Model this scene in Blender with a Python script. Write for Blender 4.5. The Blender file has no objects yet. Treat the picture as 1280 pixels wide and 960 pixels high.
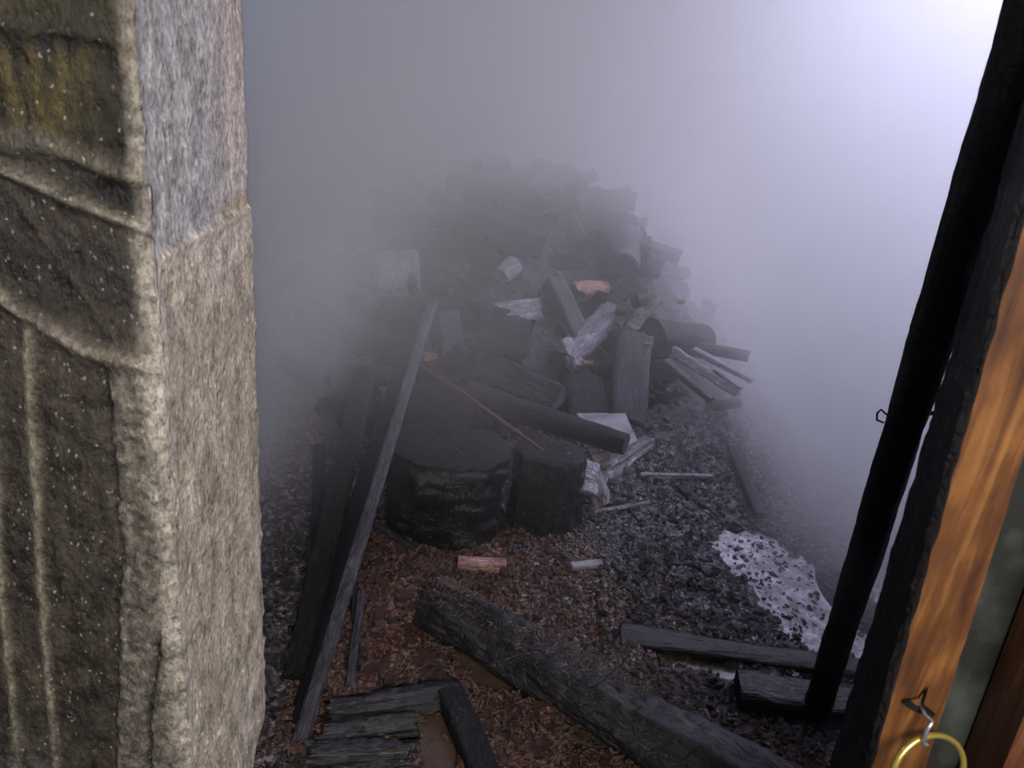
import bpy, bmesh, math, random
from math import sin, cos, pi, radians, sqrt, exp
from mathutils import Vector, Matrix, Euler, Quaternion, noise
random.seed(7)
S = bpy.context.scene
COL = S.collection

# ------------------------------------------------------------------ camera
FPX = 1000.0; PITCH = radians(23); ROLL = radians(6.2); CAMH = 1.6
FW = Vector((0, cos(PITCH), -sin(PITCH)))
RT = Vector((1, 0, 0)) * cos(ROLL) + Vector((0, sin(PITCH), cos(PITCH))) * sin(ROLL)
UP = RT.cross(FW)
ORG = Vector((0, 0, CAMH))
cam = bpy.data.cameras.new('camera'); camo = bpy.data.objects.new('camera', cam); COL.objects.link(camo)
m = Matrix((RT, UP, -FW)).transposed().to_4x4(); m.translation = ORG
camo.matrix_world = m
cam.sensor_width = 36; cam.lens = 36 * FPX / 1280; cam.clip_start = 0.05
cam.dof.use_dof = True; cam.dof.focus_distance = 2.1; cam.dof.aperture_fstop = 7.0
S.camera = camo

# ------------------------------------------------------------------ light, exposure
S.view_settings.view_transform = 'Standard'; S.view_settings.look = 'None'
S.view_settings.gamma = 1; S.view_settings.use_curve_mapping = False
S.view_settings.exposure = 0.0
S.cycles.use_denoising = True
S.cycles.max_bounces = 6; S.cycles.volume_bounces = 2; S.cycles.diffuse_bounces = 2; S.cycles.glossy_bounces = 2
S.cycles.volume_step_rate = 2.5; S.cycles.volume_max_steps = 64
S.cycles.sample_clamp_indirect = 4
w = bpy.data.worlds.new('world'); S.world = w; w.use_nodes = True
w.node_tree.nodes['Background'].inputs[0].default_value = (0.55, 0.62, 0.85, 1)
w.node_tree.nodes['Background'].inputs[1].default_value = 0.25

def area(name, loc, target, sx, sy, power, col):
    l = bpy.data.lights.new(name, 'AREA'); l.shape = 'RECTANGLE'; l.size = sx; l.size_y = sy
    l.energy = power; l.color = col
    o = bpy.data.objects.new(name, l); COL.objects.link(o); o.location = loc
    o.rotation_euler = (Vector(target) - Vector(loc)).to_track_quat('-Z', 'Y').to_euler()
    return o
area('roof_hole_daylight', (2.45, 4.2, 2.86), (2.4, 3.9, 0), 1.3, 2.5, 2500, (0.82, 0.755, 1.0)).data.spread = radians(145)
area('right_smoke_fill', (3.5, 3.4, 1.35), (1.4, 3.2, .5), 1.8, 1.7, 1700, (0.82, 0.755, 1.0))  # added fill lamp brightening the low right smoke; the wall has no opening
area('left_haze_fill', (-2.0, 2.9, 2.0), (0.0, 2.6, 1.0), 0.6, 0.8, 32, (0.5, 0.62, 1.0))  # added bluish fill for the haze by the concrete; no gap is modelled
area('yard_daylight', (0.7, -1.3, 2.5), (-0.1, 1.4, 0.7), 1.2, 1.2, 125, (1.0, 0.92, 0.82))

# ------------------------------------------------------------------ helpers
def ray(px, py): return (FW * FPX + RT * (px - 640) + UP * (480 - py)).normalized()
def at(px, py, Y):
    d = ray(px, py); return ORG + d * (Y / d.y)
def onz(px, py, z=0.0):
    d = ray(px, py); return ORG + d * ((z - CAMH) / d.z)
def fbm(p, o=4): return noise.fractal(p, 1.0, 2.0, o)
def sst(a, b, x):
    if a == b: return 0.0 if x < a else 1.0
    t = max(0, min(1, (x - a) / (b - a))); return t * t * (3 - 2 * t)

PUD = []   # (cx, cy, rx, ry, angle)
def pud_in(x, y):
    """1 inside a puddle basin, 0 outside"""
    v = 0
    for cx, cy, rx, ry, a in PUD:
        dx, dy = x - cx, y - cy
        u = (dx * cos(a) + dy * sin(a)) / rx; q = (-dx * sin(a) + dy * cos(a)) / ry
        r = sqrt(u * u + q * q) + 0.30 * noise.noise(Vector((x * 5, y * 5, 3))) + .2 * noise.noise(Vector((x * 17, y * 17, 3)))
        v = max(v, 1 - sst(0.8, 1.1, r))
    return v
for a_, b_, rx, ry, ang in [((628, 838), 0, .20, .10, -.55), ((548, 925), 0, .05, .15, .2), ((850, 825), 0, .16, .045, -.25),
                            ((905, 950), 0, .0, .0, 0), ((990, 735), 0, .20, .36, .35), ((1090, 745), 0, .14, .2, 0), ((455, 905), 0, .10, .05, 0.1)]:
    if rx > 0:
        c_ = onz(*a_); PUD.append((c_.x, c_.y, rx, ry, ang))

def mound(x, y):
    dx = x + 0.1
    r = sqrt((dx / (1.55 if dx > 0 else 2.1)) ** 2 + ((y - 4.5) / (1.95 if y < 4.5 else 2.5)) ** 2)
    return 0.88 * sst(1.02, 0.15, r) if r < 1.02 else 0
def ter(x, y, fine=True):
    m_ = mound(x, y)
    b = 0.022 + 0.022 * fbm(Vector((x * 1.7, y * 1.7, 0)), 2)
    h = b + m_
    if fine:
        h += 0.016 * fbm(Vector((x * 9, y * 9, 5)), 3) + 0.009 * noise.noise(Vector((x * 38, y * 38, 1)))
        h += m_ * 0.10 * fbm(Vector((x * 4, y * 4, 9)), 3)
    p = pud_in(x, y)
    return h * (1 - p) + ((-0.010 if x > .75 else -.022) + .018 * fbm(Vector((x * 13, y * 13, 70)), 3)) * p
def hit(px, py, lift=0.0):
    d = ray(px, py); t = 0.6
    while t < 12:
        p = ORG + d * t
        if p.z - lift < ter(p.x, p.y, False): return p
        t += 0.01
    return ORG + d * 6

# ---- materials
def mat(name):
    m = bpy.data.materials.new(name); m.use_nodes = True
    nt = m.node_tree; b = nt.nodes['Principled BSDF']
    return m, nt, b
def N(nt, t, **k):
    n = nt.nodes.new(t)
    for a, v in k.items():
        if a in n.inputs.keys(): n.inputs[a].default_value = v
        else: setattr(n, a, v)
    return n
def ramp(nt, src, stops):
    r = nt.nodes.new('ShaderNodeValToRGB'); cr = r.color_ramp
    while len(cr.elements) < len(stops): cr.elements.new(0.5)
    for e, (p, c) in zip(cr.elements, stops): e.position = p; e.color = (*c, 1)
    nt.links.new(src, r.inputs[0]); return r.outputs[0]
def coords(nt, scale, kind='Object'):
    tc = N(nt, 'ShaderNodeTexCoord'); mp = N(nt, 'ShaderNodeMapping'); mp.inputs['Scale'].default_value = scale
    nt.links.new(tc.outputs[kind], mp.inputs[0]); return mp.outputs[0]
def bump(nt, b, h, strength, dist, prev=None):
    bp = N(nt, 'ShaderNodeBump'); bp.inputs['Strength'].default_value = strength; bp.inputs['Distance'].default_value = dist
    nt.links.new(h, bp.inputs['Height'])
    if prev: nt.links.new(prev, bp.inputs['Normal'])
    nt.links.new(bp.outputs[0], b.inputs['Normal']); return bp.outputs[0]
def mathn(nt, op, a, b=None, clamp=False):
    n = nt.nodes.new('ShaderNodeMath'); n.operation = op; n.use_clamp = clamp
    for i, v in enumerate((a, b)):
        if v is None: continue
        if isinstance(v, (int, float)): n.inputs[i].default_value = v
        else: nt.links.new(v, n.inputs[i])
    return n.outputs[0]

def char_mat(name, dark, mid, pale, lo=.45, hi=.75, rough=.42, cell=(60, 60, 34), crack=.6, spec=.5):
    """charred wood: crazed into little blocks (z runs along the grain), ash on part of it"""
    m, nt, b = mat(name)
    v = N(nt, 'ShaderNodeTexVoronoi', feature='DISTANCE_TO_EDGE'); v.inputs['Scale'].default_value = 1
    cw_ = coords(nt, cell); dn = N(nt, 'ShaderNodeTexNoise', Scale=.35, Detail=3); nt.links.new(cw_, dn.inputs['Vector'])
    dm = N(nt, 'ShaderNodeMixRGB', blend_type='LINEAR_LIGHT'); dm.inputs[0].default_value = 1.6; nt.links.new(cw_, dm.inputs[1]); nt.links.new(dn.outputs['Color'], dm.inputs[2]); nt.links.new(dm.outputs[0], v.inputs['Vector'])
    n1 = N(nt, 'ShaderNodeTexNoise', Scale=1.0, Detail=6, Roughness=.65); nt.links.new(coords(nt, (70, 70, 16)), n1.inputs['Vector'])
    n2 = N(nt, 'ShaderNodeTexNoise', Scale=7.0, Detail=3); nt.links.new(coords(nt, (1, 1, 1)), n2.inputs['Vector'])
    cr = mathn(nt, 'MULTIPLY', v.outputs['Distance'], 7.0, True)
    mixv = mathn(nt, 'ADD', mathn(nt, 'MULTIPLY', n1.outputs[0], .6), mathn(nt, 'MULTIPLY', n2.outputs[0], .4))
    colr = ramp(nt, mixv, [(lo, dark), ((lo + hi) / 2, mid), (hi, pale)])
    mx = N(nt, 'ShaderNodeMixRGB', blend_type='MULTIPLY'); mx.inputs[0].default_value = .6
    nt.links.new(colr, mx.inputs[1]); nt.links.new(cr, mx.inputs[2]); nt.links.new(mx.outputs[0], b.inputs['Base Color'])
    p = bump(nt, b, cr, crack * .6, .006); bump(nt, b, n1.outputs[0], .9, .012, p)
    nt.links.new(mathn(nt, 'ADD', mathn(nt, 'MULTIPLY', n1.outputs[0], .5), rough - .25), b.inputs['Roughness'])
    b.inputs['Specular IOR Level'].default_value = spec
    return m
M = {}
M['char'] = char_mat('charcoal', (.004, .004, .005), (.010, .009, .012), (.034, .031, .038), rough=.55, spec=.25)
M['char_matt'] = char_mat('charred_matt', (.004, .0035, .005), (.009, .008, .011), (.02, .018, .022), rough=.75, spec=.2)
M['filler'] = char_mat('soot_black_wood', (.003, .003, .004), (.008, .0075, .01), (.03, .028, .035), rough=.75, spec=.15)
M['char_wet'] = char_mat('charcoal_wet', (.004, .004, .005), (.010, .009, .012), (.03, .028, .036), rough=.14, spec=.6, cell=(75, 75, 50))
M['ash'] = char_mat('ash_coated_wood', (.03, .028, .034), (.16, .15, .18), (.50, .48, .54), lo=.34, hi=.64, rough=.6, crack=.5)  # ash coat, its pale end raised in place of missing front light
M['grey'] = char_mat('grey_burnt_wood', (.01, .01, .013), (.045, .043, .055), (.13, .12, .145), lo=.36, hi=.72, rough=.6, spec=.25, crack=.4, cell=(55, 55, 14))
M['grey_wet'] = char_mat('wet_grey_ash_lump', (.02, .02, .024), (.09, .085, .10), (.26, .24, .29), lo=.36, hi=.66, rough=.22, crack=.35, cell=(75, 75, 60), spec=.7)
M['fallen'] = char_mat('wet_charred_bark', (.006, .006, .008), (.016, .0145, .018), (.06, .055, .066), lo=.40, hi=.70, rough=.4, spec=.5, cell=(60, 60, 26))
M['brick_red'] = char_mat('pinkish_brick', (.10, .05, .045), (.26, .14, .13), (.42, .28, .28), lo=.38, hi=.62, rough=.6, crack=.2)
M['face'] = char_mat('cut_wood_charred', (.008, .007, .009), (.018, .015, .018), (.05, .042, .05), rough=.6, spec=.15, cell=(14, 14, 14), crack=.2)
M['rust'] = char_mat('rusty_steel', (.03, .015, .012), (.08, .035, .028), (.15, .07, .055), rough=.6, cell=(60, 60, 60), crack=.2)
M['raw'] = char_mat('half_burnt_raw_wood', (.05, .02, .01), (.22, .10, .05), (.5, .26, .14), lo=.38, hi=.66, rough=.6, crack=.3)
M['mud'] = char_mat('red_brown_clay_clod', (.022, .012, .009), (.075, .036, .027), (.26, .14, .12), lo=.36, hi=.68, rough=.35, cell=(50, 50, 50), crack=.2)
M['fibre'] = char_mat('brown_fibre', (.02, .013, .011), (.06, .038, .030), (.15, .10, .088), lo=.36, hi=.68, rough=.5, crack=.2)
M['brick'] = char_mat('pinkish_tile', (.14, .11, .12), (.22, .17, .18), (.32, .25, .27), lo=.3, hi=.7, rough=.6, cell=(9, 9, 9), crack=.05)
M['slate'] = char_mat('grey_sheet', (.16, .15, .18), (.24, .225, .26), (.30, .28, .32), lo=.3, hi=.7, rough=.45, cell=(3, 3, 3), crack=.03)

# ---- object helpers
def tag(o, label=None, cat=None, group=None, kind=None):
    if label: o['label'] = label
    if cat: o['category'] = cat
    if group: o['group'] = group
    if kind: o['kind'] = kind
    return o
def mesh(name, vs, fs, mt, parent=None, smooth=True, loc=None, rot=None):
    me = bpy.data.meshes.new(name); me.from_pydata(vs, [], fs); me.update()
    if mt: me.materials.append(mt)
    if smooth: me.polygons.foreach_set('use_smooth', [True] * len(me.polygons))
    o = bpy.data.objects.new(name, me); COL.objects.link(o)
    if parent: o.parent = parent
    if loc is not None: o.location = loc
    if rot is not None: o.rotation_euler = rot
    return o
def empty(name, loc, rot=(0, 0, 0)):
    o = bpy.data.objects.new(name, None); COL.objects.link(o); o.location = loc; o.rotation_euler = rot
    o.empty_display_size = .05; return o
def tube(name, pts, r, mt, parent=None, seg=8, closed=False):
    vs, fs = [], []; n = len(pts)
    pts = [Vector(p) for p in pts]; nrm = Vector((0, 0, 1))
    for i, p in enumerate(pts):
        a = pts[(i - 1) % n] if (closed or i > 0) else p; b = pts[(i + 1) % n] if (closed or i < n - 1) else p
        t = (b - a).normalized()
        if abs(t.dot(nrm)) > .95: nrm = Vector((0, 1, 0)) if abs(t.y) < .9 else Vector((1, 0, 0))
        u = t.cross(nrm).normalized(); v = u.cross(t); nrm = v
        for k in range(seg):
            q = 2 * pi * k / seg; vs.append(p + u * (r * cos(q)) + v * (r * sin(q)))
    for i in range(n if closed else n - 1):
        for k in range(seg):
            j = (i + 1) % n
            fs.append((i * seg + k, i * seg + (k + 1) % seg, j * seg + (k + 1) % seg, j * seg + k))
    if not closed:
        fs.append(tuple(range(seg))[::-1]); fs.append(tuple((n - 1) * seg + k for k in range(seg)))
    return mesh(name, vs, fs, mt, parent)

def prof(kind, a, w, h):
    """cross-section radius vector at angle a"""
    c, s = cos(a), sin(a)
    if kind == 'round': return w * c, h * s
    if kind == 'square':
        k = 1 / max(abs(c), abs(s)); k = k * .88 + 1 * .12; return w * c * k, h * s * k
    if kind == 'wedge':   # split log: round back, ridge on top
        k = .62 / max(.35, max(-s, .5 * s + .86 * c, .5 * s - .86 * c)) ; k = min(k, 1.25); return w * c * k, h * s * k
def log_parts(L, w, h, kind, seed, rough=.12, taper=0., seg=26, rings=28, bend=0., groove=.06, ragged=0.0, wend=None):
    vs, fs = [], []
    for i in range(rings + 1):
        t = i / rings; z = L * t
        k = 1 - taper * t
        ax = bend * sin(pi * t) * L
        for j in range(seg):
            a = 2 * pi * j / seg
            x, y = prof(kind, a, w * k, h * k)
            p = Vector((cos(a) * 1.2, sin(a) * 1.2, seed * 7.3))
            g = 1 + rough * fbm(Vector((p.x, p.y, p.z + z * 5)), 3) + groove * noise.noise(Vector((cos(a) * 6, sin(a) * 6, seed + z * 2)))
            g -= groove * .9 * max(0, noise.noise(Vector((cos(a) * 3, sin(a) * 3, seed * 3 + z * 34))))
            zz = z
            if ragged and i in (0, rings): zz += ragged * noise.noise(Vector((cos(a) * 2.5, sin(a) * 2.5, seed + i))) * (1)
            vs.append((x * g + ax, y * g, zz))
    for i in range(rings):
        for j in range(seg):
            fs.append((i * seg + j, i * seg + (j + 1) % seg, (i + 1) * seg + (j + 1) % seg, (i + 1) * seg + j))
    caps = []
    for i, sgn in ((0, -1), (rings, 1)):
        ring = [Vector(vs[i * seg + j]) for j in range(seg)]
        c = sum(ring, Vector()) / seg
        cv, cf = [], []
        for q, f in enumerate((1.0, .93, .6, .3)):
            for j in range(seg):
                v = c.lerp(ring[j], f); v.z += sgn * (0 if q == 0 else .03 * w + .05 * w * noise.noise(Vector((v.x * 50, v.y * 50, seed))))
                cv.append(v)
        cv.append(c + Vector((0, 0, sgn * .02 * w)))
        for q in range(3):
            for j in range(seg):
                f_ = (q * seg + j, q * seg + (j + 1) % seg, (q + 1) * seg + (j + 1) % seg, (q + 1) * seg + j)
                cf.append(f_ if sgn > 0 else f_[::-1])
        for j in range(seg):
            f_ = (3 * seg + j, 3 * seg + (j + 1) % seg, 4 * seg); cf.append(f_ if sgn > 0 else f_[::-1])
        caps.append((cv, cf))
    return vs, fs, caps
def log(name, p0, p1, w, h, label, cat='log', kind='round', mt='char', endm=None, seed=1, group=None, roll=0., wood='trunk', **k):
    p0, p1 = Vector(p0), Vector(p1); d = p1 - p0; L = d.length
    # local x lies level, local y points up as far as it can
    z = d.normalized(); x = Vector((0, 0, 1)).cross(z) if abs(z.z) < .98 else Vector((1, 0, 0)); x.normalize(); y = z.cross(x)
    Mx = Matrix((x, y, z)).transposed() @ Matrix.Rotation(roll, 3, 'Z')
    r = empty(name, p0, Mx.to_euler())
    tag(r, label, cat, group)
    vs, fs, caps = log_parts(L, w, h, kind, seed, **k)
    mesh(wood, vs, fs, M[mt], r)
    for cv, cf in caps: mesh('cut_end', cv, cf, M[endm or mt], r)
    return r
def pxlog(name, a, b, w, h, label, la=.0, lb=.0, **k):
    """lay a piece between two spots of the heap"""
    return log(name, hit(*a, la), hit(*b, lb), w, h, label, **k)
def slab(name, corners, t, label, cat, mt, parent=None, seed=1, jag=.004, sub=5):
    """flat broken plate with a polygon outline, thickness t along its normal (downwards)"""
    c = [Vector(p) for p in corners]; n = (c[1] - c[0]).cross(c[2] - c[0]).normalized()
    if n.z < 0: n = -n
    out = []
    for i in range(len(c)):
        for q in range(sub):
            p = c[i].lerp(c[(i + 1) % len(c)], q / sub)
            if q: p = p + Vector((noise.noise(p * 60 + Vector((seed, 0, 0))), noise.noise(p * 60 + Vector((0, seed, 0))), 0)) * jag
            out.append(p)
    m_ = sum(out, Vector()) / len(out); k = len(out)
    inner = [m_ + (p - m_) * .97 for p in out]
    vs = [p - n * t for p in out] + [p - n * .002 for p in out] + inner + [m_]
    o = m_.copy(); vs = [v - o for v in vs]
    fs = [tuple(range(k))[::-1]]
    for a in range(2):
        for i in range(k): fs.append((a * k + i, a * k + (i + 1) % k, (a + 1) * k + (i + 1) % k, (a + 1) * k + i))
    for i in range(k): fs.append((2 * k + i, 2 * k + (i + 1) % k, 3 * k))
    ob = mesh(name, vs, fs, M[mt], parent, smooth=False, loc=o)
    bm = bmesh.new(); bm.from_mesh(ob.data); bmesh.ops.recalc_face_normals(bm, faces=bm.faces); bm.to_mesh(ob.data); bm.free()
    if label: tag(ob, label, cat)
    return ob

def lump(seed, s=1.0, el=1.0):
    bm = bmesh.new(); bmesh.ops.create_icosphere(bm, subdivisions=1, radius=1)
    rr = random.Random(seed); a, b_, c_ = rr.uniform(.7, 1.2) * el, rr.uniform(.5, .9), rr.uniform(.35, .7)
    for v in bm.verts:
        k = 1 + .35 * noise.noise(v.co * 1.3 + Vector((seed * 3.1, 0, 0))); v.co = Vector((v.co.x * a, v.co.y * b_, v.co.z * c_)) * k * s
    vs = [tuple(v.co) for v in bm.verts]; fs = [tuple(v.index for v in f.verts) for f in bm.faces]; bm.free(); return vs, fs
# ------------------------------------------------------------------ the setting
def quad(name, a, b, c, d, t, mt):
    """wall slab of thickness t"""
    P = [Vector(v) for v in (a, b, c, d)]; n = (P[1] - P[0]).cross(P[3] - P[0]).normalized() * t
    vs = P + [p + n for p in P]
    fs = [(0, 1, 2, 3), (7, 6, 5, 4), (0, 4, 5, 1), (1, 5, 6, 2), (2, 6, 7, 3), (3, 7, 4, 0)]
    return tag(mesh(name, vs, fs, mt, smooth=False), kind='structure')
soot, nt, b = mat('sooty_plaster')
n1 = N(nt, 'ShaderNodeTexNoise', Scale=3.0, Detail=6); nt.links.new(coords(nt, (1, 1, 1)), n1.inputs['Vector'])
nt.links.new(ramp(nt, n1.outputs[0], [(.35, (.02, .02, .024)), (.7, (.06, .058, .066))]), b.inputs['Base Color']); b.inputs['Roughness'].default_value = .9
bump(nt, b, n1.outputs[0], .5, .02)
quad('wall_left', (-2.1, 1.5, 0), (-2.1, 6.8, 0), (-2.1, 6.8, 2.9), (-2.1, 1.5, 2.9), .12, soot)
quad('wall_back', (-2.1, 6.8, 0), (3.6, 6.8, 0), (3.6, 6.8, 2.9), (-2.1, 6.8, 2.9), .12, soot)
quad('wall_right', (3.6, 6.8, 0), (3.6, 1.2, 0), (3.6, 1.2, 2.9), (3.6, 6.8, 2.9), .12, soot)
# ceiling, burnt through over the right rear (one ring of slabs in one mesh)
vs, fs = [], []
def bx(x0, x1, y0, y1, z0, z1):
    k = len(vs)
    for z in (z0, z1): vs.extend([(x0, y0, z), (x1, y0, z), (x1, y1, z), (x0, y1, z)])
    fs.extend([(k + 3, k + 2, k + 1, k), (k + 4, k + 5, k + 6, k + 7), (k, k + 1, k + 5, k + 4), (k + 1, k + 2, k + 6, k + 5), (k + 2, k + 3, k + 7, k + 6), (k + 3, k, k + 4, k + 7)])
bx(-2.2, 1.5, 1.05, 6.9, 2.9, 3.0); bx(1.5, 3.1, 1.05, 3.2, 2.9, 3.0); bx(1.5, 3.1, 5.6, 6.9, 2.9, 3.0); bx(3.1, 3.7, 1.05, 6.9, 2.9, 3.0)
tag(mesh('ceiling', vs, fs, soot, smooth=False), kind='structure')

# --- concrete wall left of the doorway: outer face, broken arris, reveal
def poly_x(pts, z):
    """x on a world polyline given as (x, z) pairs, by height"""
    pts = sorted(pts, key=lambda p: p[1])
    if z <= pts[0][1]: return pts[0][0]
    for (x0, z0), (x1, z1) in zip(pts, pts[1:]):
        if z <= z1: return x0 + (x1 - x0) * (z - z0) / (z1 - z0)
    return pts[-1][0]
def fx(lst): return [((p := at(a, b, 1.0)).x, p.z) for a, b in lst]
SEAM = fx([(132, 470), (142, 560), (147, 640), (152, 700), (147, 780), (148, 870), (145, 960)])
RIB = fx([(30, 420), (38, 560), (46, 700), (52, 800), (62, 900), (70, 960)])
RIB2 = fx([(-15, 500), (0, 760), (10, 860), (22, 960)])
CRK = fx([(200, 800), (188, 880), (186, 960)])
def lz(l, x):   # height of a (x,z) line by x
    l = sorted(l); 
    if x <= l[0][0]: (x0, z0), (x1, z1) = l[0], l[1]
    elif x >= l[-1][0]: (x0, z0), (x1, z1) = l[-2], l[-1]
    else:
        for (x0, z0), (x1, z1) in zip(l, l[1:]):
            if x <= x1: break
    return z0 + (z1 - z0) * (x - x0) / (x1 - x0)
BAND = fx([(0, 168), (90, 190), (175, 212)])
BAND1 = fx([(0, 28), (100, 42), (165, 50)])
STEP = fx([(0, 205), (80, 245), (170, 285), (190, 300)])
LEDGE = fx([(0, 362), (50, 402), (100, 428), (148, 440)])
LEDGE2 = fx([(0, 385), (70, 440), (125, 480)])
DIAG = fx([(50, 300), (90, 355), (125, 410), (145, 440)])
Z0STEP = at(215, 288, 1.0).z; ZJ = at(265, 290, 1.2).z
def gauss(d, s): return exp(-(d / s) ** 2)
def lerp3(a, b, t): return tuple(a[i] + (b[i] - a[i]) * t for i in range(3))
def face_feat(x, z):
    """outward relief (towards the yard) and colour of the outer face"""
    p = Vector((x, z, 0)); wob = .012 * noise.noise(Vector((x * 14, z * 14, 2)))
    n = .5 + .5 * fbm(Vector((x * 10, z * 10, 0)), 4); st = .5 + .5 * fbm(Vector((x * 60, z * 9, 4)), 3)
    h = .0045 * fbm(Vector((x * 28, z * 25, 1)), 5) + .0022 * noise.noise(Vector((x * 160, z * 110, 1)))
    c = lerp3((.12, .10, .075), (.25, .22, .17), n * .6 + st * .4)
    zb, zs, zl, z1 = lz(BAND, x) + wob, lz(STEP, x) + wob, lz(LEDGE, x) + wob, lz(BAND1, x) + wob
    # olive, wet, dark upper board
    if z > zb:
        t = sst(zb, zb + .02, z)
        oc = lerp3((.010, .009, .007), (.15, .12, .045), max(0, min(1, (st * .55 + n * .6 - .32) * 1.6)))
        yel = sst(.50, .78, noise.noise(Vector((x * 6 + 3, z * 4, 8))) * .5 + .5 + .25 * sst(-.50, -.62, x) - .1) * sst(z1 - .01, z1 - .03, z)
        oc = lerp3(oc, (.26, .2, .05), yel * max(0, st - .1) * 1.4)
        if z > z1: oc = lerp3(oc, (.12, .105, .05), .5)
        c = lerp3(c, oc, t); h += -.005 * t + .004 * gauss(z - z1, .006) + .004 * st * .8
    # raised light band
    g = gauss(z - zb + .006, .012); h += .006 * g; c = lerp3(c, (.22, .2, .16), .6 * g)
    # black strip under the band, towards the corner
    if z < zb and z > zs:
        g = sst(zb - .008, zb - .025, z) * sst(zs, zs + .01, z); h -= .010 * g
        c = lerp3(c, (.022, .02, .017), g * (.45 + .5 * sst(-.60, -.54, x)))
    g = gauss(z - zs, .008); h += .006 * g; c = lerp3(c, (.30, .28, .23), .65 * g * (.5 + n))
    # recessed brown panel
    if z < zs:
        t = sst(zs - .005, zs - .02, z) * sst(zl - .002, zl + .012, z) * sst(-.475, -.492, x)
        h -= .010 * t; c = lerp3(c, lerp3((.055, .042, .032), (.13, .105, .085), n), t)
        dd = z - lz(DIAG, x)
        if z > zl: h += .004 * gauss(dd, .006) * t; c = lerp3(c, (.2, .17, .14), .5 * t * gauss(dd, .008))
    g = gauss(z - zl + .010, .014); h += .010 * g; c = lerp3(c, (.36, .31, .26), .65 * g)
    # lower: streaked board marks, seam, rough aggregate margin
    if z < zl - .01:
        sx = poly_x(SEAM, z) + .5 * wob; q = sst(zl - .01, zl - .05, z)
        left = sst(sx + .002, sx - .004, x)
        cl = lerp3((.055, .045, .034), (.19, .16, .115), max(0, min(1, st * .8 + n * .5 - .2)))
        c = lerp3(c, cl, q * left); h -= .009 * q * left
        for R_, wd in ((RIB, .008), (RIB2, .007)):
            g = gauss(x - poly_x(R_, z) - .4 * wob, wd) * left * q; h += .006 * g; c = lerp3(c, (.38, .34, .26), .75 * g)
        g = gauss(x - sx + .002, .0035) * q; h -= .010 * g; c = lerp3(c, (.015, .012, .01), min(1, 1.0 * g))
        right = (1 - left) * q
        agg = noise.noise(Vector((x * 70, z * 70, 7))); c = lerp3(c, lerp3((.13, .115, .095), (.36, .33, .28), .5 + .5 * agg), right * .8)
        h += right * (.004 * agg + .003 * noise.noise(Vector((x * 30, z * 22, 3))))
        if z < CRK[0][1] + .03:
            g = gauss(x - poly_x(CRK, z) - .3 * wob, .003) * sst(CRK[0][1] + .03, CRK[0][1], z); h -= .010 * g; c = lerp3(c, (.015, .012, .01), g)
    # greyish lump pile-up at the very bottom left
    g = sst(at(60, 900, 1).z, at(30, 960, 1).z - .02, z) * sst(-.70, -.76, x); h += .012 * g * (1 + agg_(x, z)); c = lerp3(c, (.17, .155, .14), g * .8)
    lum = .22 + .55 * sst(.04, .4, sum(c) / 3)
    return h, tuple(v * (lum + .04) for v in c)
def agg_(x, z): return noise.noise(Vector((x * 45, z * 45, 11)))
def rev_feat(y, z):
    """relief (towards the doorway) and colour of the reveal"""
    n = .5 + .5 * fbm(Vector((y * 9, z * 9, 20)), 4)
    v = .5 + .5 * noise.noise(Vector((y * 22, z * 1.3, 6)))
    h = .0018 * fbm(Vector((y * 20, z * 20, 22)), 4)
    pit = noise.noise(Vector((y * 75, z * 75, 31))); pit2 = noise.noise(Vector((y * 110, z * 50, 37)))
    up = sst(ZJ - .003, ZJ + .004, z + .006 * noise.noise(Vector((y * 18, 0, z * 5))))
    cu = lerp3((.33, .33, .37), (.47, .45, .46), v); cu = lerp3(cu, (.55, .46, .44), sst(1.22, 1.38, y) * .7)
    cu = lerp3(cu, (.3, .29, .26), .5 * gauss(y - 1.09 - .01 * v, .012) + .3 * gauss(y - 1.19, .01))
    clo = lerp3((.36, .32, .25), (.52, .46, .37), n)
    clo = lerp3(clo, (.58, .50, .46), sst(ZJ - .25, ZJ, z) * .6)
    c = lerp3(clo, cu, up); h += -.006 * up + .003 * gauss(z - ZJ, .008)
    c = lerp3(c, (.36, .28, .14), .7 * gauss(z - ZJ - .012, .014) * sst(1.2, 1.38, y))
    if up < .5:   # comb-like trowel marks under the joint
        g = gauss(z - ZJ + .045, .035) * gauss(y - 1.2, .08); h += .0012 * g * sin(z * 520 - y * 60); c = lerp3(c, (.66, .58, .54), .35 * g * (.5 + .5 * sin(z * 520 - y * 60)))
    if pit > .42: k = min(1, (pit - .42) * 5); h -= .0035 * k; c = lerp3(c, (.14, .12, .09), .7 * k * (1 if up < .5 else .5))
    if pit2 < -.50: k = min(1, (-.50 - pit2) * 6); h += .0025 * k; c = lerp3(c, (.72, .68, .60), k * .6)
    k = sst(.35, .6, noise.noise(Vector((y * 40, z * 26, 55)))) ; c = lerp3(c, (.25, .21, .15), .35 * k)
    return h, c
def corner_x(z):
    up = sst(Z0STEP - .01, Z0STEP + .02, z)
    x = -.484 * up + (-.484) * (1 - up)
    return x
vs, cols, fs = [], [], []
RZ = 430; zlist = [-.03 + 2.15 * i / RZ for i in range(RZ + 1)]
NX, NY = 104, 100
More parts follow.
